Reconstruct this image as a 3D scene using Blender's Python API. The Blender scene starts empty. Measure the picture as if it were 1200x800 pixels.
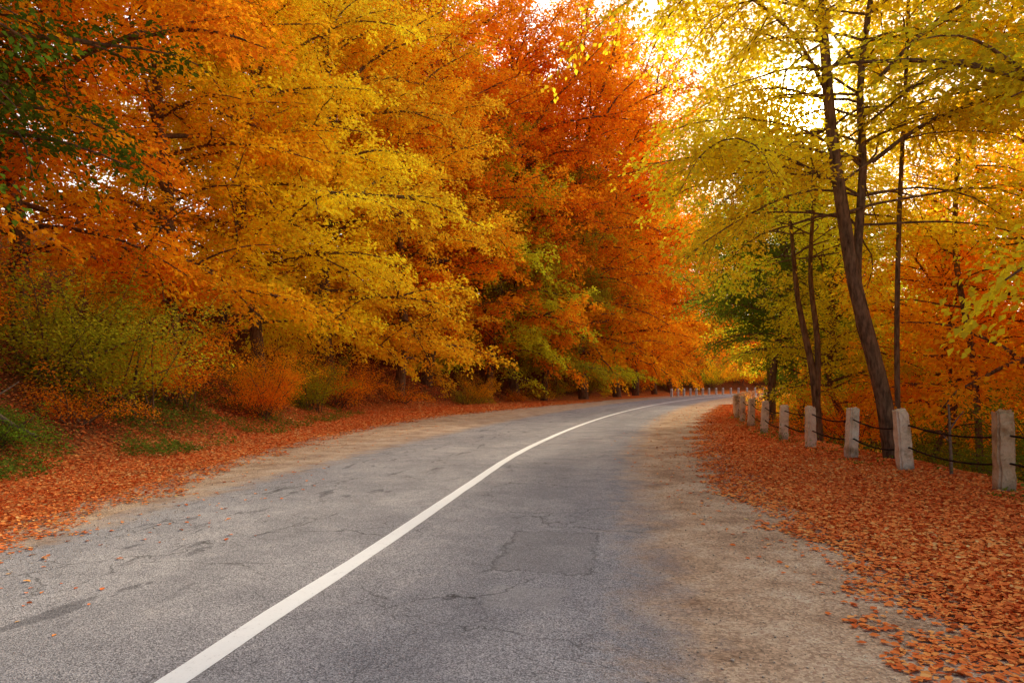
import bpy, math, numpy as np
from mathutils import Vector
rng=np.random.default_rng(7)
S=bpy.context.scene
COL=S.collection
# ---------------------------------------------------------------- helpers
def link(o): COL.objects.link(o); return o
def mesh_np(name,V,F,k,attr=None,uv=None,smooth=False):
    me=bpy.data.meshes.new(name); n=len(V); m=len(F)
    me.vertices.add(n); me.vertices.foreach_set("co",np.ascontiguousarray(V,dtype=np.float32).ravel())
    me.loops.add(m*k); me.loops.foreach_set("vertex_index",np.ascontiguousarray(F,dtype=np.int32).ravel())
    me.polygons.add(m); me.polygons.foreach_set("loop_start",np.arange(m,dtype=np.int32)*k)
    if smooth: me.polygons.foreach_set("use_smooth",np.ones(m,dtype=bool))
    me.update(calc_edges=True)
    if attr is not None:
        a=me.attributes.new("tint",'FLOAT','POINT'); a.data.foreach_set("value",attr.astype(np.float32))
    if uv is not None:
        l=me.uv_layers.new(name="UVMap"); l.data.foreach_set("uv",uv[F.ravel()].astype(np.float32).ravel())
    return me
def catmull(P,step):
    P=np.array(P,float); out=[]
    Q=np.vstack([2*P[0]-P[1],P,2*P[-1]-P[-2]])
    for i in range(1,len(Q)-2):
        p0,p1,p2,p3=Q[i-1:i+3]; n=max(2,int(np.linalg.norm(p2-p1)/step))
        t=np.linspace(0,1,n,endpoint=False)[:,None]
        d01=np.linalg.norm(p1-p0);d12=np.linalg.norm(p2-p1);d23=np.linalg.norm(p3-p2)
        m1=d12*((p1-p0)/d01*d12+(p2-p1)/d12*d01)/(d01+d12)
        m2=d12*((p2-p1)/d12*d23+(p3-p2)/d23*d12)/(d12+d23)
        out.append((2*t**3-3*t**2+1)*p1+(t**3-2*t**2+t)*m1+(-2*t**3+3*t**2)*p2+(t**3-t**2)*m2)
    out.append(P[-1][None]); return np.vstack(out)
def sdist(x,y,P):
    x=np.asarray(x,float).ravel();y=np.asarray(y,float).ravel()
    best=np.full(x.shape,1e9); sg=np.ones(x.shape)
    for a,b in zip(P[:-1],P[1:]):
        d=b-a; L2=d@d
        t=np.clip(((x-a[0])*d[0]+(y-a[1])*d[1])/L2,0,1)
        dx=x-a[0]-t*d[0]; dy=y-a[1]-t*d[1]; dd=dx*dx+dy*dy
        c=d[0]*(y-a[1])-d[1]*(x-a[0]); m=dd<best-1e-9
        best=np.where(m,dd,best); sg=np.where(m,np.where(c>=0,1,-1),sg)
    return np.sqrt(best)*sg
def vnoise(x,y,s=1.0,seed=0):
    x=x*s+seed*17.3;y=y*s-seed*9.1
    return (np.sin(x*1.3+1.7*np.sin(y*0.9+seed))+np.sin(y*1.7+1.3*np.sin(x*1.1))+np.sin((x+y)*0.77+2*np.sin(x*.37-y*.53)))/3
# ---------------------------------------------------------------- layout lines
CP=[(-3.1,-10),(-2.1,0),(-1.71,3.43),(-1.275,6),(-0.72,9.6),(0.0,14.1),(1.25,19.9),(3.7,29.3),(9.1,46),(16.6,65),(25.5,84),(38,103),(56,119),(84,130),(130,136),(200,138)]
C=catmull(CP,0.25)
Cc=catmull(CP,2.0)
LP=np.array([(-10.5,-40),(-9.2,0),(-8.3,10.9),(-7.6,15),(-7.6,20),(-8,34),(-3.0,50),(4.5,66),(15,90),(28,116),(60,138),(130,150),(400,158)],float)
RPc=[(8.2,-40),(7.4,-4),(6.95,4),(6.8,9.4),(6.8,11.8),(6.8,13.6),(7.0,16),(7.2,18),(7.6,20.5),(8.4,24),(9.9,30),(13.4,40),(19,53),(27,66),(37,81),(52,97),(80,112),(130,120),(400,124)]
RP=np.array(RPc,float)
def zfun(x,y):
    x=np.asarray(x,float);y=np.asarray(y,float)
    dl=sdist(x,y,LP); dr=-sdist(x,y,RP)
    d=np.maximum(dl,0); zl=24*(1-np.exp(-0.62*(d*d/(d+0.8))/24))
    d2=np.maximum(dr-0.7,0); zr=-7*(1-np.exp(-0.5*(d2*d2/(d2+0.8))/7))+6*np.clip((d2-45)/60,0,1)
    xr=x.ravel();yr=y.ravel()
    n=vnoise(xr,yr,0.5,1)*0.35+vnoise(xr,yr,1.7,2)*0.12
    z=zl+zr+n*np.clip((np.maximum(dl,dr-0.7))/3,0,1)+20*np.clip((yr-190)/250,0,1)**1.3*(dl>0)
    return z-0.006
# ---------------------------------------------------------------- materials
def newmat(name):
    m=bpy.data.materials.new(name); m.use_nodes=True; nt=m.node_tree; nt.nodes.clear()
    out=nt.nodes.new('ShaderNodeOutputMaterial'); return m,nt,out
class NB:
    def __init__(s,nt): s.nt=nt
    def n(s,t,**kw):
        nd=s.nt.nodes.new(t)
        for k,v in kw.items():
            if k.startswith('i_'): nd.inputs[k[2:].replace('_',' ')].default_value=v
            else: setattr(nd,k,v)
        return nd
    def l(s,a,b): s.nt.links.new(a,b)
    def math(s,op,a,b=None,clamp=False):
        nd=s.nt.nodes.new('ShaderNodeMath'); nd.operation=op; nd.use_clamp=clamp
        for i,v in enumerate((a,b)):
            if v is None: continue
            if isinstance(v,(int,float)): nd.inputs[i].default_value=v
            else: s.l(v,nd.inputs[i])
        return nd.outputs[0]
    def ramp(s,fac,stops,interp='LINEAR'):
        nd=s.nt.nodes.new('ShaderNodeValToRGB'); cr=nd.color_ramp; cr.interpolation=interp
        while len(cr.elements)<len(stops): cr.elements.new(0.5)
        for e,(p,c) in zip(cr.elements,stops):
            e.position=p; e.color=(c[0],c[1],c[2],1) if not isinstance(c,(int,float)) else (c,c,c,1)
        s.l(fac,nd.inputs[0]); return nd.outputs[0]
    def mix(s,fac,a,b,bt='MIX'):
        nd=s.nt.nodes.new('ShaderNodeMix'); nd.data_type='RGBA'; nd.blend_type=bt
        for sock,v in ((nd.inputs[0],fac),(nd.inputs[6],a),(nd.inputs[7],b)):
            if isinstance(v,(int,float)): sock.default_value=v
            elif isinstance(v,tuple): sock.default_value=(*v,1)
            else: s.l(v,sock)
        return nd.outputs[2]
    def noise(s,vec,scale,detail=3,rough=0.55,dist=0):
        nd=s.nt.nodes.new('ShaderNodeTexNoise'); nd.inputs['Scale'].default_value=scale; nd.inputs['Detail'].default_value=detail
        nd.inputs['Roughness'].default_value=rough; nd.inputs['Distortion'].default_value=dist
        s.l(vec,nd.inputs['Vector']); return nd
    def bump(s,h,strength,dist,nrm=None):
        nd=s.nt.nodes.new('ShaderNodeBump'); nd.inputs['Strength'].default_value=strength; nd.inputs['Distance'].default_value=dist
        s.l(h,nd.inputs['Height']); 
        if nrm is not None: s.l(nrm,nd.inputs['Normal'])
        return nd.outputs[0]
def mat_leaf():
    m,nt,out=newmat("autumn_foliage"); b=NB(nt)
    oi=b.n('ShaderNodeObjectInfo'); at=b.n('ShaderNodeAttribute',attribute_name='tint')
    hs=b.n('ShaderNodeHueSaturation'); b.l(oi.outputs['Color'],hs.inputs['Color'])
    b.l(b.math('ADD',b.math('MULTIPLY',at.outputs['Fac'],0.06),0.472),hs.inputs['Hue'])
    b.l(b.math('ADD',b.math('MULTIPLY',at.outputs['Fac'],0.8),0.66),hs.inputs['Value'])
    d=b.n('ShaderNodeBsdfDiffuse'); t=b.n('ShaderNodeBsdfTranslucent')
    b.l(hs.outputs[0],d.inputs['Color'])
    b.l(b.mix(1.0,hs.outputs[0],(1.28,1.36,1.05),'MULTIPLY'),t.inputs['Color'])
    mx=b.n('ShaderNodeMixShader'); mx.inputs[0].default_value=0.54; b.l(d.outputs[0],mx.inputs[1]); b.l(t.outputs[0],mx.inputs[2])
    b.l(mx.outputs[0],out.inputs[0]); return m
def mat_bark():
    m,nt,out=newmat("bark"); b=NB(nt); tc=b.n('ShaderNodeTexCoord')
    mp=b.n('ShaderNodeMapping'); mp.inputs['Scale'].default_value=(1,1,0.25); b.l(tc.outputs['Object'],mp.inputs[0])
    n=b.noise(mp.outputs[0],14,3,0.65)
    c=b.ramp(n.outputs[0],[(0.3,(0.06,0.035,0.02)),(0.7,(0.28,0.165,0.09))])
    p=b.n('ShaderNodeBsdfDiffuse'); b.l(c,p.inputs['Color']); b.l(b.bump(n.outputs[0],0.8,0.03),p.inputs['Normal'])
    b.l(p.outputs[0],out.inputs[0]); return m
def mat_fallen():
    m,nt,out=newmat("fallen_leaf"); b=NB(nt); at=b.n('ShaderNodeAttribute',attribute_name='tint')
    c=b.ramp(at.outputs['Fac'],[(0,(0.26,0.06,0.02)),(0.2,(0.72,0.15,0.04)),(0.5,(0.93,0.26,0.065)),(0.75,(0.95,0.38,0.10)),(0.92,(0.92,0.54,0.2)),(1,(0.9,0.68,0.28))])
    d=b.n('ShaderNodeBsdfDiffuse'); b.l(c,d.inputs['Color']); b.l(d.outputs[0],out.inputs[0]); return m
def mat_ground():
    m,nt,out=newmat("leaf_litter_ground"); b=NB(nt); tc=b.n('ShaderNodeTexCoord'); o=tc.outputs['Object']
    v=b.n('ShaderNodeTexVoronoi',i_Scale=16.0); b.l(o,v.inputs['Vector'])
    sx=b.n('ShaderNodeSeparateColor'); b.l(v.outputs['Color'],sx.inputs[0])
    c=b.ramp(sx.outputs[0],[(0,(0.2,0.06,0.025)),(0.3,(0.6,0.14,0.035)),(0.6,(0.85,0.25,0.06)),(1,(0.88,0.4,0.12))])
    n=b.noise(o,0.7,3)
    c=b.mix(b.ramp(n.outputs[0],[(0.5,0.0),(0.66,0.4)]),c,(0.2,0.1,0.045))
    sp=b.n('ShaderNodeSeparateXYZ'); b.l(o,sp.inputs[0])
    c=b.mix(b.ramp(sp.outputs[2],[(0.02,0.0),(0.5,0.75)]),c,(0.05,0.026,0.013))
    p=b.n('ShaderNodeBsdfDiffuse'); b.l(c,p.inputs['Color'])
    b.l(b.bump(v.outputs['Distance'],0.6,0.05),p.inputs['Normal']); b.l(p.outputs[0],out.inputs[0]); return m
def gravel_color(b,o):
    v=b.n('ShaderNodeTexVoronoi',i_Scale=60.0); b.l(o,v.inputs['Vector']); sc=b.n('ShaderNodeSeparateColor'); b.l(v.outputs['Color'],sc.inputs[0])
    n=b.noise(o,1.3,6,0.7)
    c=b.ramp(n.outputs[0],[(0.32,(0.30,0.185,0.12)),(0.5,(0.52,0.365,0.25)),(0.68,(0.66,0.51,0.38))])
    c=b.mix(0.6,c,b.ramp(sc.outputs[0],[(0,0.2),(1,0.85)]),'OVERLAY'); return c,v,n
def asphalt_color(b,o):
    mid=b.noise(o,1.9,7,0.7,0.5); fine=b.noise(o,110,2,0.75)
    big=b.noise(o,0.45,2,0.6)
    v=b.n('ShaderNodeTexVoronoi',i_Scale=130.0); b.l(o,v.inputs['Vector'])
    sc=b.n('ShaderNodeSeparateColor'); b.l(v.outputs['Color'],sc.inputs[0])
    c=b.ramp(big.outputs[0],[(0.3,(0.285,0.272,0.288)),(0.7,(0.385,0.365,0.372))])
    c=b.mix(b.ramp(mid.outputs[0],[(0.36,0.45),(0.54,0.0)]),c,(0.20,0.192,0.205))
    c=b.mix(b.ramp(mid.outputs[0],[(0.56,0.0),(0.72,0.45)]),c,(0.49,0.445,0.43))
    c=b.mix(0.8,c,b.ramp(fine.outputs[0],[(0.3,0.25),(0.7,0.8)]),'OVERLAY')
    c=b.mix(0.8,c,b.ramp(sc.outputs[0],[(0.0,0.18),(1,0.88)]),'OVERLAY')
    return c,mid,fine,v
def mat_asphalt():
    m,nt,out=newmat("worn_asphalt"); b=NB(nt); tc=b.n('ShaderNodeTexCoord'); o=tc.outputs['Object']
    c,mid,fine,v=asphalt_color(b,o)
    uv=b.n('ShaderNodeUVMap',uv_map='UVMap'); su=b.n('ShaderNodeSeparateXYZ'); b.l(uv.outputs[0],su.inputs[0]); off=su.outputs[0]
    w1=b.ramp(b.math('ABSOLUTE',b.math('SUBTRACT',b.math('ABSOLUTE',off),1.1)),[(0.0,1.0),(0.6,0.0)])
    c=b.mix(b.math('MULTIPLY',w1,0.2),c,(0.20,0.192,0.205))
    wn=b.noise(o,1.1,4,0.6); wv=b.n('ShaderNodeVectorMath',operation='MULTIPLY_ADD'); b.l(wn.outputs['Color'],wv.inputs[0]); wv.inputs[1].default_value=(1.3,1.3,0); b.l(o,wv.inputs[2])
    cv=b.n('ShaderNodeTexVoronoi',feature='DISTANCE_TO_EDGE',i_Scale=0.6); b.l(wv.outputs[0],cv.inputs['Vector'])
    cr=b.ramp(cv.outputs['Distance'],[(0.0,1.0),(0.008,0.0)])
    cv2=b.n('ShaderNodeTexVoronoi',feature='DISTANCE_TO_EDGE',i_Scale=3.2); b.l(wv.outputs[0],cv2.inputs['Vector'])
    cr2=b.ramp(cv2.outputs['Distance'],[(0.0,1.0),(0.018,0.0)])
    mk=b.noise(o,0.38,1); mk1=b.ramp(mk.outputs[0],[(0.43,0.0),(0.51,0.8)]); mk2=b.ramp(mk.outputs[0],[(0.53,0.0),(0.64,0.75)])
    ck=b.math('ADD',b.math('MULTIPLY',cr,mk1),b.math('MULTIPLY',cr2,mk2),True)
    rn=b.noise(o,5,5,0.75); rs=b.math('SUBTRACT',rn.outputs[0],0.5)
    def box(x0,x1,y0,y1):
        ox=b.math('ADD',off,b.math('MULTIPLY',rs,0.35)); oy=b.math('ADD',su.outputs[1],b.math('MULTIPLY',rs,0.5))
        ax=b.math('SUBTRACT',(x1-x0)/2,b.math('ABSOLUTE',b.math('SUBTRACT',ox,(x0+x1)/2))); ay=b.math('SUBTRACT',(y1-y0)/2,b.math('ABSOLUTE',b.math('SUBTRACT',oy,(y0+y1)/2)))
        return b.math('MINIMUM',ax,ay)
    bx=box(1.15,2.0,PATCH_S+.2,PATCH_S+1.7)
    c=b.mix(b.math('MULTIPLY',b.ramp(bx,[(0.0,0.0),(0.08,1.0)]),0.35),c,(0.26,0.24,0.235))
    rim=b.math('MULTIPLY',b.ramp(b.math('ABSOLUTE',b.math('SUBTRACT',bx,0.02)),[(0.0,0.6),(0.03,0.0)]),b.ramp(mid.outputs[0],[(0.40,0.2),(0.52,1.0)]))
    bx2=box(1.25,1.85,PATCH_S-.7,PATCH_S-0.15); c=b.mix(b.math('MULTIPLY',b.ramp(bx2,[(0.0,0.0),(0.06,1.0)]),0.35),c,(0.47,0.44,0.43))
    sv_=b.n('ShaderNodeCombineXYZ'); b.l(b.math('MULTIPLY',off,3.0),sv_.inputs[0]); b.l(b.math('MULTIPLY',su.outputs[1],0.7),sv_.inputs[1])
    sn=b.noise(sv_.outputs[0],1.3,5,0.65,0.6); st=b.math('MULTIPLY',b.ramp(sn.outputs[0],[(0.595,0.0),(0.62,1.0)]),b.ramp(b.math('MULTIPLY',off,-1.0),[(0.8,0.0),(1.6,1.0)]))
    c=b.mix(b.math('MULTIPLY',st,0.5),c,(0.085,0.08,0.088))
    c=b.mix(b.math('MAXIMUM',b.math('MULTIPLY',ck,0.85),rim),c,(0.07,0.065,0.06))
    er=b.math('ADD',off,b.math('ADD',b.math('MULTIPLY',b.math('SUBTRACT',mid.outputs[0],0.5),1.5),b.math('MULTIPLY',rs,0.5)))
    e=b.ramp(b.math('MULTIPLY',er,0.1),[(0.21,0.0),(0.28,1.0)])
    el=b.ramp(b.math('MULTIPLY',er,-0.1),[(0.30,0.0),(0.36,1.0)])
    grit,gv,gn=gravel_color(b,o)
    c=b.mix(b.math('MAXIMUM',e,b.math('MULTIPLY',el,0.85)),c,grit)
    p=b.n('ShaderNodeBsdfDiffuse'); b.l(c,p.inputs['Color'])
    b.l(b.bump(v.outputs['Distance'],0.5,0.005),p.inputs['Normal']); b.l(p.outputs[0],out.inputs[0]); return m
def mat_gravel():
    m,nt,out=newmat("gravel_dirt"); b=NB(nt); tc=b.n('ShaderNodeTexCoord'); o=tc.outputs['Object']
    c,v,n=gravel_color(b,o)
    p=b.n('ShaderNodeBsdfDiffuse'); b.l(c,p.inputs['Color']); b.l(b.bump(v.outputs['Distance'],0.6,0.012),p.inputs['Normal']); b.l(p.outputs[0],out.inputs[0]); return m
def mat_paint():
    m,nt,out=newmat("white_road_paint"); b=NB(nt); tc=b.n('ShaderNodeTexCoord'); o=tc.outputs['Object']
    n=b.noise(o,9,5,0.75); n2=b.noise(o,60,3,0.6)
    f=b.math('ADD',b.ramp(n.outputs[0],[(0.61,0.0),(0.73,0.5)]),b.ramp(n2.outputs[0],[(0.61,0.0),(0.73,0.35)]),True)
    w=b.ramp(n.outputs[0],[(0.3,(0.96,0.96,0.97)),(0.7,(0.91,0.91,0.92))])
    p=b.n('ShaderNodeBsdfDiffuse'); b.l(b.mix(f,w,(0.32,0.3,0.3)),p.inputs['Color']); b.l(p.outputs[0],out.inputs[0]); return m
def mat_concrete():
    m,nt,out=newmat("weathered_concrete"); b=NB(nt); tc=b.n('ShaderNodeTexCoord'); o=tc.outputs['Object']; oi=b.n('ShaderNodeObjectInfo')
    ad=b.n('ShaderNodeVectorMath',operation='ADD'); b.l(o,ad.inputs[0]); b.l(oi.outputs['Location'],ad.inputs[1])
    n=b.noise(ad.outputs[0],4,5,0.65); n2=b.noise(ad.outputs[0],22,4,0.75)
    c=b.ramp(n.outputs[0],[(0.34,(0.52,0.38,0.22)),(0.48,(0.86,0.70,0.48)),(0.7,(0.95,0.85,0.65))])
    c=b.mix(b.ramp(n2.outputs[0],[(0.54,0.0),(0.70,0.6)]),c,(0.32,0.22,0.13))
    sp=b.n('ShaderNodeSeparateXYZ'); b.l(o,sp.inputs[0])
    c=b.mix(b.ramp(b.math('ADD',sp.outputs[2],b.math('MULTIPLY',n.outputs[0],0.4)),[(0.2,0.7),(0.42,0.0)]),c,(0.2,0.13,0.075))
    p=b.n('ShaderNodeBsdfDiffuse'); b.l(b.mix(1.0,c,oi.outputs['Color'],'MULTIPLY'),p.inputs['Color']); b.l(b.bump(n2.outputs[0],0.8,0.03),p.inputs['Normal']); b.l(p.outputs[0],out.inputs[0]); return m
def mat_simple(name,col,nscale=20):
    m,nt,out=newmat(name); b=NB(nt); tc=b.n('ShaderNodeTexCoord'); n=b.noise(tc.outputs['Object'],nscale,3)
    c=b.ramp(n.outputs[0],[(0.3,tuple(x*0.5 for x in col)),(0.7,tuple(min(x*1.4,.95) for x in col))])
    p=b.n('ShaderNodeBsdfDiffuse'); b.l(c,p.inputs['Color']); b.l(p.outputs[0],out.inputs[0]); return m
T=np.gradient(C,axis=0); T/=np.linalg.norm(T,axis=1)[:,None]; N=np.stack([-T[:,1],T[:,0]],1)
arc=np.concatenate([[0],np.cumsum(np.linalg.norm(np.diff(C,axis=0),axis=1))])
PATCH_S=float(arc[np.argmin(abs(C[:,1]-5.6))])
M_LEAF=mat_leaf();M_BARK=mat_bark();M_FALL=mat_fallen();M_GRD=mat_ground();M_ASP=mat_asphalt();M_GRV=mat_gravel();M_PNT=mat_paint();M_CON=mat_concrete()
M_CAB=mat_simple("rusty_cable",(0.05,0.032,0.022));M_STONE=mat_simple("pebble",(0.6,0.48,0.37),3);M_WOOD=mat_simple("old_wood",(0.22,0.15,0.095))
M_WHITE=mat_simple("white_painted_concrete",(0.85,0.83,0.78),2)
# ---------------------------------------------------------------- ground
gx=np.unique(np.concatenate([np.linspace(-500,-60,24),np.linspace(-60,-20,40),np.linspace(-20,20,110),np.linspace(20,70,60),np.linspace(70,600,36)]))
gy=np.unique(np.concatenate([np.linspace(-60,0,24),np.linspace(0,40,110),np.linspace(40,150,100),np.linspace(150,1000,34)]))
GX,GY=np.meshgrid(gx,gy); Z=zfun(GX,GY); nx,ny=len(gx),len(gy)
V=np.stack([GX.ravel(),GY.ravel(),Z],1); idx=np.arange(nx*ny).reshape(ny,nx)
F=np.stack([idx[:-1,:-1],idx[:-1,1:],idx[1:,1:],idx[1:,:-1]],-1).reshape(-1,4)
def setting(name,me,mat,label,cat):
    me.materials.append(mat); o=link(bpy.data.objects.new(name,me)); o["kind"]="structure"; o["label"]=label; o["category"]=cat; return o
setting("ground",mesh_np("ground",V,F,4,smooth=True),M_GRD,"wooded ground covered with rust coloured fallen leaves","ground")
def strip(left,right,z,nc,jit,name,seed):
    y=C[:,1]; r=np.random.default_rng(seed)
    Lw=np.interp(y,*zip(*left)); Rw=np.interp(y,*zip(*right))
    a=r.normal(0,1,len(C)); a=np.convolve(a,np.ones(3)/3,'same'); a2=np.convolve(r.normal(0,1,len(C)),np.ones(3)/3,'same')
    Lw=Lw+jit*a; Rw=Rw+jit*a2
    u=np.linspace(0,1,nc)[None]; t=(Lw[:,None]*(1-u)-Rw[:,None]*u)
    P=C[:,None,:]+N[:,None,:]*t[...,None]
    V=np.concatenate([P,np.full(P.shape[:2]+(1,),z)],-1).reshape(-1,3)
    uv=np.stack([-t,np.broadcast_to(arc[:,None],t.shape)],-1).reshape(-1,2)
    id=np.arange(len(C)*nc).reshape(len(C),nc); F=np.stack([id[:-1,:-1],id[:-1,1:],id[1:,1:],id[1:,:-1]],-1).reshape(-1,4)[:,::-1]
    return mesh_np(name,V,F,4,uv=uv)
leafL=[(-10,3.2),(6,3.4),(10,4.2),(15,5.2),(22,6.4),(30,7.2),(45,6.6),(70,5.5),(300,5.5)]
leafR=[(-10,4.1),(3,4.1),(6,4.05),(10,3.65),(17,4.0),(40,4.6),(300,5)]
setting("gravel_shoulder",strip([(a,b+0.7) for a,b in leafL],[(a,b+0.6) for a,b in leafR],0.0,12,0.12,"gravel_shoulder",3),M_GRV,"dusty gravel shoulder beside the asphalt road","road shoulder")
setting("road",strip([(-10,3.3),(6,3.4),(9,3.8),(14,4.3),(20,4.6),(28,4.8),(40,4.6),(60,4.0),(300,3.8)],[(-10,3.2),(6,3.3),(10,3.4),(17,3.6),(40,3.8),(300,3.8)],0.005,16,0.06,"road",4),M_ASP,"worn cracked grey asphalt country road curving away","road")
setting("road_marking",strip([(-10,0.08),(300,0.08)],[(-10,0.08),(300,0.08)],0.009,3,0.006,"road_marking",5),M_PNT,"continuous white painted centre line on the asphalt","road marking")
# ---------------------------------------------------------------- leaves & tree builder
def norm(a): return a/np.maximum(np.linalg.norm(a,axis=-1,keepdims=True),1e-9)
def leaf_mesh(name,P,D,Nn,L,W,tint,fold=0.25,detail=False):
    D=norm(D); Sd=norm(np.cross(D,Nn)); Nn=np.cross(Sd,D); L=L[:,None];W=W[:,None]
    n=len(P)
    if not detail:
        v=np.stack([P-D*L*.5, P+Sd*W*.5+Nn*W*fold-D*L*0.05, P+D*L*.5-Nn*L*.1, P-Sd*W*.5+Nn*W*fold-D*L*.05],1).reshape(-1,3)
        F=np.arange(n*4).reshape(n,4); return mesh_np(name,v,F,4,attr=np.repeat(tint,4))
    v=np.stack([P-D*L*.5,P-D*L*.2+Sd*W*.42+Nn*W*fold,P+D*L*.15+Sd*W*.45+Nn*W*fold*1.2,P+D*L*.5+Nn*L*.12,P+D*L*.15-Sd*W*.45+Nn*W*fold*.8,P-D*L*.2-Sd*W*.42+Nn*W*fold],1).reshape(-1,3)
    b=np.arange(n)[:,None]*6
    F=np.concatenate([b+np.array([0,3,2,1]),b+np.array([0,5,4,3])],0)
    return mesh_np(name,v,F,4,attr=np.repeat(tint,6))
class TB:
    def __init__(s,seed): s.r=np.random.default_rng(seed); s.tv=[];s.tf=[];s.nv=0; s.P=[];s.D=[];s.N=[];s.L=[];s.T=[]
    def tube(s,P,R,k):
        P=np.asarray(P,float); n=len(P); t=norm(np.gradient(P,axis=0))
        ref=np.array([0.3,0.2,1.0]) if abs(t[:,2]).mean()<0.7 else np.array([1.0,0.2,0.1])
        a=norm(np.cross(t,ref)); b=np.cross(t,a); th=np.arange(k)/k*2*np.pi
        R=np.asarray(R)[:,None,None]
        v=P[:,None]+R*(a[:,None]*np.cos(th)[None,:,None]+b[:,None]*np.sin(th)[None,:,None])
        id=np.arange(n*k).reshape(n,k)+s.nv; j=np.roll(id,-1,1)
        s.tf.append(np.stack([id[:-1],j[:-1],j[1:],id[1:]],-1).reshape(-1,4)); s.tv.append(v.reshape(-1,3)); s.nv+=n*k
    def limb(s,start,az,el,L,droop,n=8,wob=0.12):
        P=[np.array(start,float)]; step=L/(n-1)
        for i in range(n-1):
            az+=s.r.normal(0,wob); el+=s.r.normal(0,wob*.5)-droop/(n-1)
            P.append(P[-1]+step*np.array([math.cos(az)*math.cos(el),math.sin(az)*math.cos(el),math.sin(el)]))
        return np.array(P)
    def spray(s,P,L,spm,lpm,ls,r0=0.012,s0=0.12,width=0.36,flat=0.55,twigs=True,vj=1.0):
        r=s.r; n=max(3,int(L*spm)); seg=np.linspace(0,1,len(P))
        clump=r.uniform(0,1)
        for j in range(n):
            u=s0+(1-s0)*(j+r.uniform(0,1))/n; p=np.array([np.interp(u,seg,P[:,k]) for k in range(3)])
            i=min(int(u*(len(P)-1)),len(P)-2); t=P[i+1]-P[i]; t=t/np.linalg.norm(t)
            lat=np.cross(t,[0,0,1]); lat=lat/(np.linalg.norm(lat)+1e-6); sd=1 if j%2 else -1
            a=r.uniform(.5,1.15); d=t*math.cos(a)+lat*sd*math.sin(a); d[2]+=r.normal(0.02,0.28*vj); d/=np.linalg.norm(d)
            l=(L*width*(1-0.65*u)*r.uniform(.6,1.2)+.25)
            q=np.linspace(0,1,3)[:,None]; B=p+d*l*q; B[:,2]-=0.12*l*q[:,0]**2
            if twigs: s.tube(B,np.linspace(r0,r0*.3,3),3)
            k=max(2,int(l*lpm*r.uniform(.6,1.3))); uu=r.uniform(0.05,1.08,k)
            q=p+d*l*uu[:,None]; q[:,2]-=0.12*l*uu**2
            w=np.cross(d,[0,0,1]); w=w/(np.linalg.norm(w)+1e-6)
            o=r.normal(0,1,k)*(0.10+0.10*l*(1-uu*.6)); q=q+w*o[:,None]; q[:,2]+=r.normal(0,(0.06+.05*l)*vj,k)
            nn=np.stack([r.normal(0,flat,k),r.normal(0,flat,k),np.ones(k)],1)
            dd=d+w*np.sign(o)[:,None]*.8+r.normal(0,.4,(k,3)); dd[:,2]-=.35
            s.P.append(q);s.D.append(dd);s.N.append(nn);s.L.append(ls*r.uniform(.6,1.3,k)); s.T.append(np.clip(.35*clump+.25*r.uniform()+.4*r.uniform(0,1,k),0,1))
    def meshes(s,name,aspect=.62):
        V=np.concatenate(s.tv);F=np.concatenate(s.tf); tm=mesh_np(name+"_trunk",V,F,4,smooth=True); tm.materials.append(M_BARK)
        P=np.concatenate(s.P);D=np.concatenate(s.D);Nn=norm(np.concatenate(s.N));L=np.concatenate(s.L);T=np.concatenate(s.T)
        cm=leaf_mesh(name+"_crown",P,D,Nn,L,L*aspect,T); cm.materials.append(M_LEAF); return tm,cm,len(P)
def std_tree(seed,H,R,base,nl,ls,lpm,spm=3.4,r0=.22,lowel=.25,power=3.4,twigs=True,droop=.75,flat=.85,vj=1.5):
    b=TB(seed); r=b.r; n=12; z=np.linspace(-0.6,H*.93,n); wx=np.cumsum(r.normal(0,.2,n)); wy=np.cumsum(r.normal(0,.2,n)); wx-=wx[1];wy-=wy[1]
    TP=np.stack([wx,wy,z],1); b.tube(TP,r0*(1-np.linspace(0,1,n))**.8+.02,9)
    for i in range(nl):
        t=(i+r.uniform())/nl; zz=base+(H*.93-base)*t**0.95; p=np.array([np.interp(zz,z,TP[:,0]),np.interp(zz,z,TP[:,1]),zz])
        az=i*2.399+r.normal(0,.35); lobe=1+.22*math.sin(2*az+t*7+seed)+.12*math.sin(5*az-t*11)
        L=R*(.82+.18*math.sin(math.pi*min(1,t*1.3)))*(1-.72*t**power)*r.uniform(.6,1.2)*lobe+.5; el=lowel+t**1.5*.95+r.normal(0,.15)
        P=b.limb(p,az,el,L,droop*(1-.75*t)); rr=max(.02,.016*L*(1.1-t*.4)); b.tube(P,np.linspace(rr,.012,len(P)),5)
        b.spray(P,L,spm,lpm,ls,twigs=twigs,flat=flat,width=.33,vj=vj)
        if L>2.6:
            for _ in range(2 if L>4.5 else 1):
                k=int(r.integers(2,6)); Q=b.limb(P[k],az+r.choice([-1,1])*r.uniform(.4,.9),el*.6+r.normal(0,.35)+.2,L*.5,droop*.8); b.tube(Q,np.linspace(rr*.5,.01,len(Q)),4); b.spray(Q,L*.5,spm,lpm,ls,twigs=twigs,flat=flat,width=.33,vj=vj)
    return b.meshes("tree%d"%seed)
def shrub(seed,H,R,n,ls,lpm):
    b=TB(seed); r=b.r
    for i in range(n):
        az=r.uniform(0,6.28); L=H*r.uniform(.6,1.15); P=b.limb((r.normal(0,.15*R),r.normal(0,.15*R),-.15),az,r.uniform(.75,1.4),L,r.uniform(.2,1.0),7,.15); b.tube(P,np.linspace(.02,.004,7),4)
        b.spray(P,L,6,lpm,ls,r0=.005,s0=.25,width=.3,flat=.9,twigs=False)
    return b.meshes("shrub%d"%seed)
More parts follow.
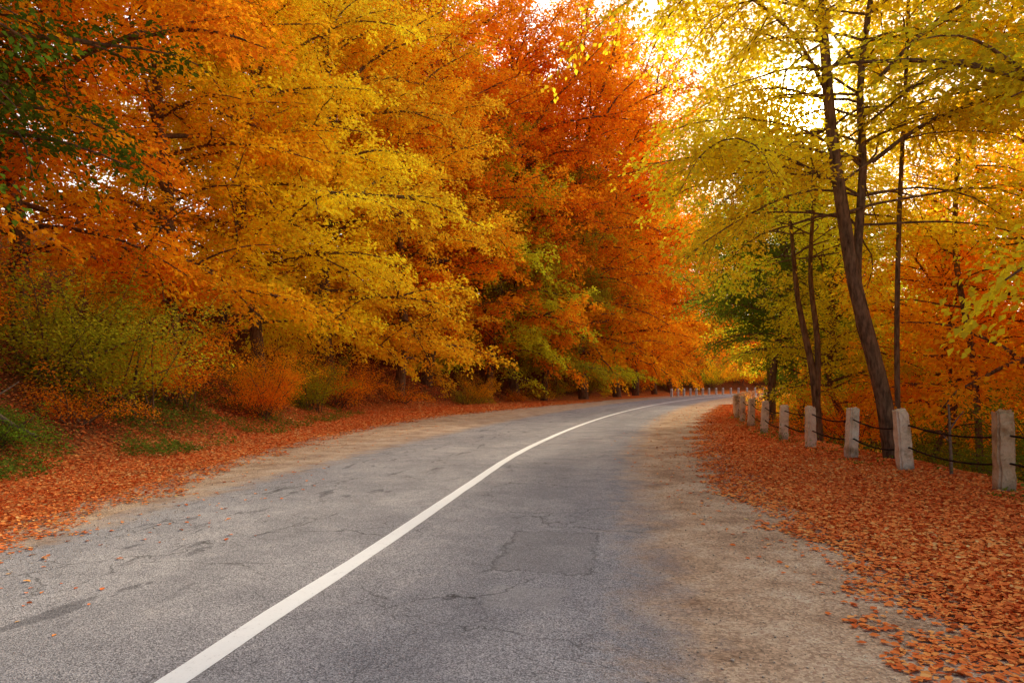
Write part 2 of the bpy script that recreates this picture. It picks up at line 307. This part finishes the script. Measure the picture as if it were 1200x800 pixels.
VT={'A':std_tree(11,27,6.6,2.6,92,.20,30,2.8,.32,twigs=False),
    'B':std_tree(12,21,5.6,2.1,80,.16,40,3.0,.25,twigs=False,vj=1.2),
    'D':std_tree(14,13,4.4,2.2,56,.145,36,3.3,.14,lowel=.45,twigs=False),
    'E':std_tree(15,16,4.4,3.4,52,.125,44,3.3,.16,lowel=.5,twigs=False),
    'G':std_tree(16,14,4.2,3.6,56,.11,48,3.5,.16,lowel=.5,twigs=False)}
VS={'s':shrub(21,2.4,1.2,22,.058,52),'t':shrub(22,1.6,1.1,20,.055,48)}
COLS={'gold':(0.87,0.45,0.018),'yellow':(0.91,0.57,0.028),'orange':(0.87,0.32,0.014),'rust':(0.80,0.25,0.014),'red':(0.70,0.15,0.013),
 'green':(0.17,0.22,0.018),'deep':(0.08,0.11,0.012),'lime':(0.66,0.60,0.03),'olive':(0.40,0.34,0.02),'moss':(.50,.42,.026)}
CN={'gold':'golden yellow','yellow':'bright yellow','orange':'orange','rust':'rust coloured','red':'deep red','green':'dark green','deep':'deep green','lime':'yellow green','olive':'olive green','moss':'mossy yellow green'}
def put_tree(var,x,y,s,rot,col,where,name="tree",cat="tree",zoff=0.0):
    tm,cm,_=(VT if var in VT else VS)[var]
    z=float(zfun([x],[y])[0])+zoff
    e=link(bpy.data.objects.new(name,None)); e.location=(x,y,z-.05); e.rotation_euler=(0,0,rot); e.scale=(s,s,s)
    c=np.array(COLS[col])*rng.uniform(.94,1.1)*np.array([1,rng.uniform(.9,1.12),1])
    for nm,me in (("trunk" if cat=="tree" else "stem",tm),("crown",cm)):
        o=link(bpy.data.objects.new(nm,me)); o.parent=e; o.color=(*np.clip(c,0,.92),1)
    e["label"]=f"{CN[col]} autumn {'tree' if cat=='tree' else 'bush'} {where}"; e["category"]=cat
    e["group"]=("trees" if cat=="tree" else "bushes")+" "+where
    return e
def along(P,step,off,y0,y1,side):
    Q=catmull(P,0.5); t=norm(np.gradient(Q,axis=0)); n=np.stack([-t[:,1],t[:,0]],1)*side
    a=np.concatenate([[0],np.cumsum(np.linalg.norm(np.diff(Q,axis=0),axis=1))]); out=[]
    for s in np.arange(0,a[-1],step):
        s+=rng.uniform(-.3,.3)*step; i=min(np.searchsorted(a,max(s,0)),len(Q)-1); p=Q[i]+n[i]*(off+rng.uniform(-.25,.25)*step)
        if y0<p[1]<y1 and -80<p[0]<110: out.append(p)
    return out
WL="on the leafy roadside bank"; WR="on the slope below the fence"
for v,x,y,s,c in [('G',-9.9,9.6,1.08,'deep'),('B',-14,13,.85,'orange'),('G',-12.2,12.8,1.15,'deep'),('B',-13.0,18.0,.95,'orange'),
  ('B',-11.8,23.5,1.02,'gold'),('B',-10.8,29,1.08,'yellow'),('A',-10.0,37,1.05,'yellow'),('B',-7.0,43,1.25,'yellow'),('A',-6.0,50,1.3,'orange'),('B',-1.8,56,1.2,'lime'),('A',0,60,1.4,'orange'),('B',3.0,63,1.2,'olive'),('A',7.0,69,1.6,'orange'),('B',8.0,74,1.2,'lime'),
  ('A',12,80,1.6,'orange'),('A',16.5,91,1.5,'orange'),('A',21,102,1.4,'gold'),('A',26,113,1.3,'orange'),('A',34,124,1.25,'gold'),('A',45,134,1.15,'orange'),('A',58,141,1.1,'gold'),('A',72,147,1.05,'orange')]:
    put_tree(v,x,y,s,rng.uniform(0,6.28),c,WL)
for p in along(LP,9.5,10,16,125,1):
    if p[0]<-0.70*p[1]-3: continue
    put_tree(rng.choice(list('AAB')),p[0],p[1],rng.uniform(1.1,1.4),rng.uniform(0,6.28),rng.choice(['gold','orange','rust','orange','yellow']),WL)
for v,x,y,s,c in [('D',10.4,21,.66,'lime'),('G',9.8,26,.88,'green'),('G',12.2,32,1.0,'green'),('D',12.0,28.5,.8,'green'),('E',12.0,10.8,1.1,'lime'),('D',13.4,15.5,.95,'gold'),('D',14,22,.66,'lime'),('E',17.5,20,.95,'gold'),
   ('D',16.5,27,.78,'lime'),('G',16.2,38,1.0,'lime'),('D',21.5,46,.95,'gold'),('D',27,56,1.0,'orange'),('D',21,34,.85,'orange'),('D',24,27,1.05,'gold'),('D',11,18,.6,'gold'),('D',14.8,12.5,.8,'orange')]:
    put_tree(v,x,y,s,rng.uniform(0,6.28),c,WR)
for off,step,vs,cs in ((7,12,'D',['orange','gold','lime']),(18,15,'D',['orange','gold','lime','gold'])):
    for p in along(RP,step,off,22,115,-1):
        if p[0]>0.78*p[1]+2: continue
        if off<10 and p[1]<45: continue
        put_tree(rng.choice(list(vs)),p[0],p[1],rng.uniform(.85,1.1),rng.uniform(0,6.28),rng.choice(cs),WR)
def px(x,y,d): return np.array([(x-600)/800*d, d, (450-y)/800*d+1.5])
def hero():
    b=TB(77); r=b.r; d=13.6; O=np.array([7.62,13.6,0.0])
    def stem(pts,r0,r1,dy=0.):
        P=np.array([px(a,c,d)+np.array([0,dy*i/len(pts),0]) for i,(a,c) in enumerate(pts)])-O; P=catmull(P,.5); b.tube(P,np.linspace(r0,r1,len(P))**1.0,10); return P
    A=stem([(1050,575),(1044,525),(1036,470),(1020,405),(1002,335),(988,250),(974,150),(966,50),(952,-80),(945,-230)],.18,.045)
    B=stem([(1026,430),(1012,380),(1009,320),(1015,260),(1022,190),(1021,100),(1034,0),(1060,-130),(1085,-240)],.11,.035,.8)
    for S_,n,hm in ((A,46,4.2),(B,46,4.2)):
        zz=S_[:,2]
        for i in range(n):
            t=(i+r.uniform())/n; h=hm+(zz[-1]-hm)*t; k=min(np.searchsorted(zz,h),len(S_)-1); L=r.uniform(2.4,4.8)*(1-.3*t); az=i*2.399+r.normal(0,.3)
            if math.sin(az)<-.55: az+=1.2*(1 if math.cos(az)>0 else -1)
            P=b.limb(S_[k],az,r.uniform(.1,.7)+.3*t,L,.7,9,.16); b.tube(P,np.linspace(.03,.008,9),5)
            b.spray(P,L,3.8,48,.108,r0=.006,s0=.42,flat=.9,vj=1.4)
    for pts,dy in (([(986,215),(950,205),(905,190),(860,182),(815,190)],-1.0),([(974,120),(930,60),(870,20),(800,10),(735,25)],-1.5),([(1022,190),(1075,150),(1130,135),(1190,120)],-1.5),([(970,60),(900,-20),(820,-50),(720,-40)],-2.5),([(1022,100),(1080,40),(1150,10),(1220,0)],-2.)):
        P=np.array([px(a,c,d)+np.array([0,dy*i/len(pts),0]) for i,(a,c) in enumerate(pts)])-O; P=catmull(P,.4); b.tube(P,np.linspace(.045,.012,len(P)),6)
        L=np.linalg.norm(P[-1]-P[0]); b.spray(P,L,4.5,48,.108,r0=.006,s0=.3,width=.42,flat=.9,vj=1.4)
        for q in range(9):
            k=int(len(P)*(.25+.08*q)); Q=b.limb(P[min(k,len(P)-1)],math.pi+r.normal(0,1.0) if pts[-1][0]<1000 else r.normal(0,1.),r.uniform(-.3,.6),r.uniform(1.2,2.6),.8,6); b.tube(Q,np.linspace(.018,.006,6),4); b.spray(Q,1.9,4.5,48,.108,r0=.006,s0=.1,flat=.9,vj=1.4)
    return b.meshes("hero"),O
(tm,cm,nh),O=hero()
e=link(bpy.data.objects.new("tree",None)); e.location=O; e["label"]="tall twin stemmed tree with thin yellow green leaves by the fence"; e["category"]="tree"
for nm,me in (("trunk",tm),("crown",cm)):
    o=link(bpy.data.objects.new(nm,me)); o.parent=e; o.color=(.88,.69,.035,1)
def slim(pts,d,seed,nl,hm,col,Lm,label):
    b=TB(seed); r=b.r; W=[]
    for lst,rr in pts:
        P=np.array([px(a,c,d) for a,c in lst]); W.append((P,rr))
    O=W[0][0][0].copy(); O[2]=float(zfun([O[0]],[O[1]])[0])
    for P,rr in W:
        P=catmull(P-O,.5); b.tube(P,np.linspace(rr,.03,len(P)),8); zz=P[:,2]
        for i in range(nl):
            t=(i+r.uniform())/nl; h=hm+(zz[-1]-hm)*t; k=min(np.searchsorted(zz,h),len(P)-1); L=r.uniform(.6,1.1)*Lm*(1-.35*t)
            Q=b.limb(P[k],i*2.4+r.normal(0,.4),r.uniform(.2,.7),L,.7,8,.16); b.tube(Q,np.linspace(.025,.007,8),4); b.spray(Q,L,3.6,46,.108,r0=.006,s0=.3,flat=.9,twigs=False)
    tm,cm,_=b.meshes("slim%d"%seed); e=link(bpy.data.objects.new("tree",None)); e.location=O; e["label"]=label; e["category"]="tree"
    for nm,me in (("trunk",tm),("crown",cm)):
        o=link(bpy.data.objects.new(nm,me)); o.parent=e; o.color=(*col,1)
slim([([(1054,560),(1051,400),(1054,250),(1062,80),(1068,-120)],.06)],14.6,81,22,6.5,(.88,.64,.03),2.2,"slender straight tree with yellow leaves beside the fence")
slim([([(962,540),(953,440),(935,350),(925,250),(915,190)],.12),([(957,480),(958,400),(950,330),(955,220),(958,170)],.09)],18,82,16,4.4,(.62,.58,.03),2.8,"leaning double stemmed tree with yellow green leaves")
slim([([(1150,560),(1140,420),(1120,300),(1125,150),(1135,-60)],.08)],16,83,28,4.5,(.88,.58,.028),3.2,"thin crooked tree with golden leaves below the fence")
# shrubs
WSL="on the bank foot"; WSR="below the fence posts"
for x,y,v,s,c in [(-9.5,16.8,'s',1.4,'moss'),(-10.8,16.0,'s',1.45,'olive'),(-9.6,19.5,'s',1.2,'orange'),(-12.0,14.5,'s',1.3,'rust'),(-8.8,24,'s',1.0,'rust'),(-9.4,27,'s',1.2,'gold'),(-9.1,31,'s',1.2,'olive'),(-9.2,12.2,'t',.7,'green'),(-10.9,12,'t',1.0,'rust'),(-9.4,14.6,'t',.9,'rust'),(-9.0,35,'s',1.3,'orange')]:
    put_tree(v,x,y,s,rng.uniform(0,6.28),c,WSL,"bush","bush")
for p in along(LP,5.5,1.2,37,90,1): put_tree(rng.choice(['s','t']),p[0],p[1],rng.uniform(1.0,1.6),rng.uniform(0,6.28),rng.choice(['rust','olive','orange','gold']),WSL,"bush","bush")
for p in along(LP,5.0,1.5,90,145,1): put_tree('s',p[0],p[1],rng.uniform(1.7,2.5),rng.uniform(0,6.28),rng.choice(['orange','gold','lime','green']),WSL,"bush","bush")
for p in along(RP,4.0,3.0,10,70,-1): put_tree(rng.choice(['s','t']),p[0],p[1],rng.uniform(.8,1.2),rng.uniform(0,6.28),rng.choice(['olive','moss','green','orange']),WSR,"bush","bush")
for p in along(RP,5.5,6,11,45,-1): put_tree(rng.choice(['s','t']),p[0],p[1],rng.uniform(1.4,2.2),rng.uniform(0,6.28),rng.choice(['olive','moss','lime','green']),WSR,"bush","bush")
# ---------------------------------------------------------------- fallen leaves
def offs(x,y): return sdist(x,y,Cc)
def scatter(n,side,y0,y1,seed):
    r=np.random.default_rng(seed); y=y0*(y1/y0)**r.uniform(0,1,n)**1.0
    if side>0: x=r.uniform(2.0,13,n)*1.0+np.interp(y,[0,14,30,60],[0,0,2,12])
    else: x=-r.uniform(0,15.5,n)+np.interp(y,[0,14,30,60],[0.5,2,3,8])
    keep=np.abs(x)<0.8*y+1.5; x=x[keep];y=y[keep]; o=offs(x,y)
    if side>0: e=-o-np.interp(y,*zip(*leafR)); lim=-sdist(x,y,RP)<4
    else: e=o-np.interp(y,*zip(*leafL)); lim=sdist(x,y,LP)<5.0
    e=e+0.3*vnoise(x,y,1.9,3)+.2*vnoise(x,y,6,4)
    pr=np.clip(0.02+1.1*np.clip((e+.25)/.5,0,1),0,1)*np.where(e<-.3,np.clip(1+(e+.3)/2.2,0,1),1)
    k=(r.uniform(0,1,len(x))<pr)&lim; return x[k],y[k],e[k]
X=[];Y=[];E=[]
for sd,n,y0,y1,seed in ((1,330000,2.4,50,1),(-1,280000,3.5,60,2)):
    a,b_,e_=scatter(n,sd,y0,y1,seed); X.append(a);Y.append(b_);E.append(e_)
X=np.concatenate(X);Y=np.concatenate(Y);E=np.concatenate(E); n=len(X)
r=np.random.default_rng(5); pile=np.clip(E/.6,0,1)
Zl=zfun(X,Y)+.014+r.uniform(0,.035,n)*pile; tilt=.12+.36*pile
Nn=norm(np.stack([r.normal(0,1,n)*tilt,r.normal(0,1,n)*tilt,np.ones(n)],1)); az=r.uniform(0,6.28,n); D=np.stack([np.cos(az),np.sin(az),np.zeros(n)],1)
Ls=r.uniform(.026,.066,n)*np.interp(Y,[0,8,20,60],[1,1,1.3,2.2])
tint=np.clip(r.beta(1.8,1.8,n)*.85+.15*r.uniform(0,1,n)+.12*vnoise(X,Y,.9,6),0,1)
me=leaf_mesh("fallen_leaves",np.stack([X,Y,Zl],1),D,Nn,Ls,Ls*.7,tint,.2,True); me.materials.append(M_FALL)
o=link(bpy.data.objects.new("fallen_leaves",me)); o["kind"]="stuff"; o["label"]="thick carpet of rust orange fallen leaves on verges"; o["category"]="fallen leaves"
r=np.random.default_rng(9); n=80000; y=8*(34/8)**r.uniform(0,1,n); x=np.interp(y,LP[:,1],LP[:,0])-r.uniform(-.7,4.5,n)
k=(vnoise(x,y,1.1,8)+.35*vnoise(x,y,3.5,9)+r.normal(0,.15,n))>.05; x=x[k];y=y[k]
n2=9000; y2=6*(30/6)**r.uniform(0,1,n2); x2=np.interp(y2,RP[:,1],RP[:,0])+r.uniform(-.5,1.6,n2); k=vnoise(x2,y2,1.6,5)+r.normal(0,.15,n2)>.35; x=np.concatenate([x,x2[k]]);y=np.concatenate([y,y2[k]])
n=len(x); z=zfun(x,y)+r.uniform(0,1,n)**1.5*np.clip(.28+.28*vnoise(x,y,2,3),.06,.55); az=r.uniform(0,6.28,n)
D=np.stack([np.cos(az),np.sin(az),r.normal(.3,.5,n)],1); Nn=norm(np.stack([r.normal(0,.6,n),r.normal(0,.6,n),np.ones(n)],1)); L=r.uniform(.03,.09,n)
me=leaf_mesh("undergrowth",np.stack([x,y,z],1),D,Nn,L,L*.6,r.uniform(0,1,n)); me.materials.append(M_LEAF)
o=link(bpy.data.objects.new("undergrowth",me)); o.color=(.16,.21,.03,1); o["kind"]="stuff"; o["label"]="low green ivy and weeds on the bank foot"; o["category"]="undergrowth"
r=np.random.default_rng(12); n=7000; y=2.6*(22/2.6)**r.uniform(0,1,n); sd=np.where(r.uniform(0,1,n)<.6,1,-1)
cx=np.interp(y,C[:,1],C[:,0]); x=np.where(sd>0,cx+3.3+r.normal(0,.5,n),cx-np.interp(y,*zip(*leafL))+r.normal(0,.45,n)+.3)
s=r.gamma(1.6,.002,n)+.002; octv=np.array([(1,0,0),(0,1,0),(-1,0,0),(0,-1,0),(0,0,.5),(0,0,-.5)],float); octf=np.array([(0,1,4),(1,2,4),(2,3,4),(3,0,4),(1,0,5),(2,1,5),(3,2,5),(0,3,5)])
a=r.uniform(0,6.28,n); ca,sa=np.cos(a),np.sin(a); vv=octv[None]*r.uniform(.6,1.3,(n,6,1)); vr=np.stack([vv[...,0]*ca[:,None]-vv[...,1]*sa[:,None]*.8,vv[...,0]*sa[:,None]+vv[...,1]*ca[:,None]*.8,vv[...,2]],-1)*s[:,None,None]
vr+=np.stack([x,y,.006+s*.25],1)[:,None]; F=(octf[None]+np.arange(n)[:,None,None]*6).reshape(-1,3)
me=mesh_np("gravel",vr.reshape(-1,3),F,3); me.materials.append(M_STONE); o=link(bpy.data.objects.new("gravel",me)); o["kind"]="stuff"; o["label"]="loose small stones scattered along the road shoulder"; o["category"]="gravel"
# ---------------------------------------------------------------- fence posts
import bmesh
from mathutils import noise
def post_mesh(seed,h=1.08,w=.215,mat=None):
    bm=bmesh.new(); bmesh.ops.create_cube(bm,size=1)
    for v in bm.verts:
        v.co.x*=w*(1 if v.co.z<0 else .9); v.co.y*=w*(1 if v.co.z<0 else .9); v.co.z=(v.co.z+.5)*(h+.25)-.25
    bmesh.ops.bevel(bm,geom=[e for e in bm.edges],offset=.028,segments=2,affect='EDGES')
    bmesh.ops.subdivide_edges(bm,edges=[e for e in bm.edges if e.calc_length()>.3],cuts=14,use_grid_fill=True)
    bmesh.ops.subdivide_edges(bm,edges=[e for e in bm.edges if e.calc_length()>.1],cuts=3,use_grid_fill=True)
    for v in bm.verts:
        nz=noise.noise_vector(v.co*7+Vector((seed,0,0)))*.016+noise.noise_vector(v.co*24+Vector((seed,3,0)))*.005; v.co+=nz
        if v.co.z>h*.88: v.co.z-=abs(noise.noise(v.co*9+Vector((0,seed,0))))*.13
    me=bpy.data.meshes.new("post"); bm.to_mesh(me); bm.free(); me.materials.append(mat or M_CON)
    for p in me.polygons: p.use_smooth=False
    return me
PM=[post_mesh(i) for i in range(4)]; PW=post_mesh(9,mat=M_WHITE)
posts=[(7.55,4.6),(7.15,7.1),(6.82,9.45),(6.8,11.8),(6.8,13.7),(7.0,16),(7.2,18.1),(7.6,20.6)]
Q=catmull(RPc,0.25); a=np.concatenate([[0],np.cumsum(np.linalg.norm(np.diff(Q,axis=0),axis=1))]); s0=a[np.argmin(abs(Q[:,1]-24)+ (Q[:,0]>60)*99)]
for s in np.arange(s0,s0+95,2.9):
    p=Q[np.searchsorted(a,s)]; posts.append((p[0],p[1]))
tips=[]
for i,(x,y) in enumerate(posts):
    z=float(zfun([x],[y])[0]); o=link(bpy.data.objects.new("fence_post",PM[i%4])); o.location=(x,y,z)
    hs=[1,1,1.08,1.02,.98,.93,.9,.95,.95][min(i,8)]; o.scale=(1.0 if i>3 else 1.08,1.0,hs); tl=rng.normal(0,.04,2); 
    if i==4: tl=(0.0,0.05)
    o.color=(.72,.66,.56,1) if i==2 else (1,1,1,1)
    o.rotation_euler=(tl[0],tl[1],rng.uniform(-.3,.3)); tips.append(np.array([x,y,z]))
    o["label"]="brownish heavily weathered concrete fence post on leafy verge" if i==2 else "weathered cream concrete fence post on leafy verge"; o["category"]="fence post"; o["group"]="concrete posts along the roadside fence"
for hh,nm in ((.80,"upper"),(.42,"lower")):
    b=TB(3); pts=[]
    for k in range(len(tips)-1):
        A=tips[k]+[0,0,hh];B=tips[k+1]+[0,0,hh]; sag=.04+.07*abs(math.sin(k*2.3+hh*9))
        for u in np.linspace(0,1,9,endpoint=False): p=A*(1-u)+B*u; p=p+[0,-.115,-sag*4*u*(1-u)]; pts.append(p)
    b.tube(pts,np.full(len(pts),.015),5); me=mesh_np("fence_cable",np.concatenate(b.tv),np.concatenate(b.tf),4,smooth=True); me.materials.append(M_CAB)
    o=link(bpy.data.objects.new("fence_cable",me)); o["label"]=f"{nm} rusty dark cable sagging between concrete posts"; o["category"]="fence cable"
i0=np.argmin(abs(C[:,1]-80)); 
for s in np.arange(arc[i0],arc[i0]+84,2.9):
    i=np.searchsorted(arc,s); p=C[i]+N[i]*4.7; o=link(bpy.data.objects.new("fence_post",PW)); o.location=(p[0],p[1],0); o.scale=(1.3,1.3,.9); o.rotation_euler=(0,0,rng.uniform(0,1))
    o["label"]="small white concrete post lining the outer bend"; o["category"]="fence post"; o["group"]="white posts along the distant bend"
b=TB(5); P=b.limb((0,0,-.1),1.2,1.35,1.3,-.1,7,.12); b.tube(P,np.linspace(.03,.016,7),7); Q2=b.limb(P[4],.2,.9,.4,0,4); b.tube(Q2,np.linspace(.014,.007,4),5); Q3=b.limb(P[3],3.4,.8,.3,0,4); b.tube(Q3,np.linspace(.012,.006,4),5)
me=mesh_np("wooden_stake",np.concatenate(b.tv),np.concatenate(b.tf),4,smooth=True); me.materials.append(M_WOOD); o=link(bpy.data.objects.new("wooden_stake",me)); o.location=(7.15,11.1,0); o["label"]="thin crooked wooden stake standing between concrete posts"; o["category"]="wooden stake"
lx,ly=-8.5,12.2; b=TB(6); Pn=8; tt=np.linspace(0,1,Pn); gxp=lx-2.6*tt; gyp=ly+.5*tt; gz=zfun(gxp,gyp)+.22+.10*np.sin(tt*3)+.25*(1-tt)**3
z0=float(gz[0]); P=np.stack([gxp-lx,gyp-ly,gz-z0],1); b.tube(P,np.linspace(.035,.08,Pn),8); Q2=b.limb(P[3],1.0,.6,.7,.2,5); b.tube(Q2,np.linspace(.028,.01,5),6); Q3=b.limb(P[1],-.6,.5,.5,.2,5); b.tube(Q3,np.linspace(.02,.008,5),6)
me=mesh_np("fallen_log",np.concatenate(b.tv),np.concatenate(b.tf),4,smooth=True); me.materials.append(M_WOOD); o=link(bpy.data.objects.new("fallen_log",me)); o.location=(lx,ly,z0); o["label"]="broken grey branch lying on the wooded bank"; o["category"]="fallen log"
# ---------------------------------------------------------------- light
AZ,EL=math.radians(22.4),math.radians(20)
sv=Vector((math.sin(AZ)*math.cos(EL),math.cos(AZ)*math.cos(EL),math.sin(EL)))
w=bpy.data.worlds.new("World"); S.world=w; w.use_nodes=True; nt=w.node_tree; b=NB(nt); bg=nt.nodes['Background']
sk=b.n('ShaderNodeTexSky',sky_type='NISHITA',sun_disc=False,sun_elevation=EL,sun_rotation=AZ); sk.air_density=1.0; sk.dust_density=0.2; sk.ozone_density=1.0
b.l(sk.outputs[0],bg.inputs[0]); bg.inputs[1].default_value=.13
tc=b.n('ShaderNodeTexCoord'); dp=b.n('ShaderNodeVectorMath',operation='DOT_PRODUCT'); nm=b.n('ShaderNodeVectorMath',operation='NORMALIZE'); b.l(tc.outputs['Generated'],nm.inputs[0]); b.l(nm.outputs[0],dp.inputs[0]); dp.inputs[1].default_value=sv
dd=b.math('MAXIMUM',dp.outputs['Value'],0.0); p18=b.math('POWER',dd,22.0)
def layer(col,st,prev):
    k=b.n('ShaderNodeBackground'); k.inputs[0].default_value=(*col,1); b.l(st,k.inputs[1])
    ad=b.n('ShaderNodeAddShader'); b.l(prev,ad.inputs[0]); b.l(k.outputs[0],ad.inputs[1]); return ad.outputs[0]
o_=layer((1,.85,.66),b.math('MULTIPLY',b.math('MULTIPLY',dd,2.2),b.math('SUBTRACT',1.0,b.math('MULTIPLY',p18,.95))),bg.outputs[0])  # broad cream glow added over the sky as warm fill light
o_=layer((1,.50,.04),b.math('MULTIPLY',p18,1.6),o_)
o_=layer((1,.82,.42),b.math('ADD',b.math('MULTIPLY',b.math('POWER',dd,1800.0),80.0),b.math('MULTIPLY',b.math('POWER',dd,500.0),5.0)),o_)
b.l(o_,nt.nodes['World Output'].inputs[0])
sl=bpy.data.lights.new("sun",'SUN'); sl.energy=5; sl.angle=math.radians(2.5); sl.color=(1,.85,.6); so=link(bpy.data.objects.new("sun",sl)); so.rotation_euler=sv.to_track_quat('Z','Y').to_euler()
cd=bpy.data.cameras.new("camera"); cd.lens=24; cd.sensor_width=36; cd.shift_y=50/1200; cd.clip_end=3000; co=link(bpy.data.objects.new("camera",cd)); co.location=(0,0,1.5); co.rotation_euler=(math.radians(90),0,0); S.camera=co
S.view_settings.view_transform='Standard'; S.view_settings.look='None'; S.view_settings.exposure=0
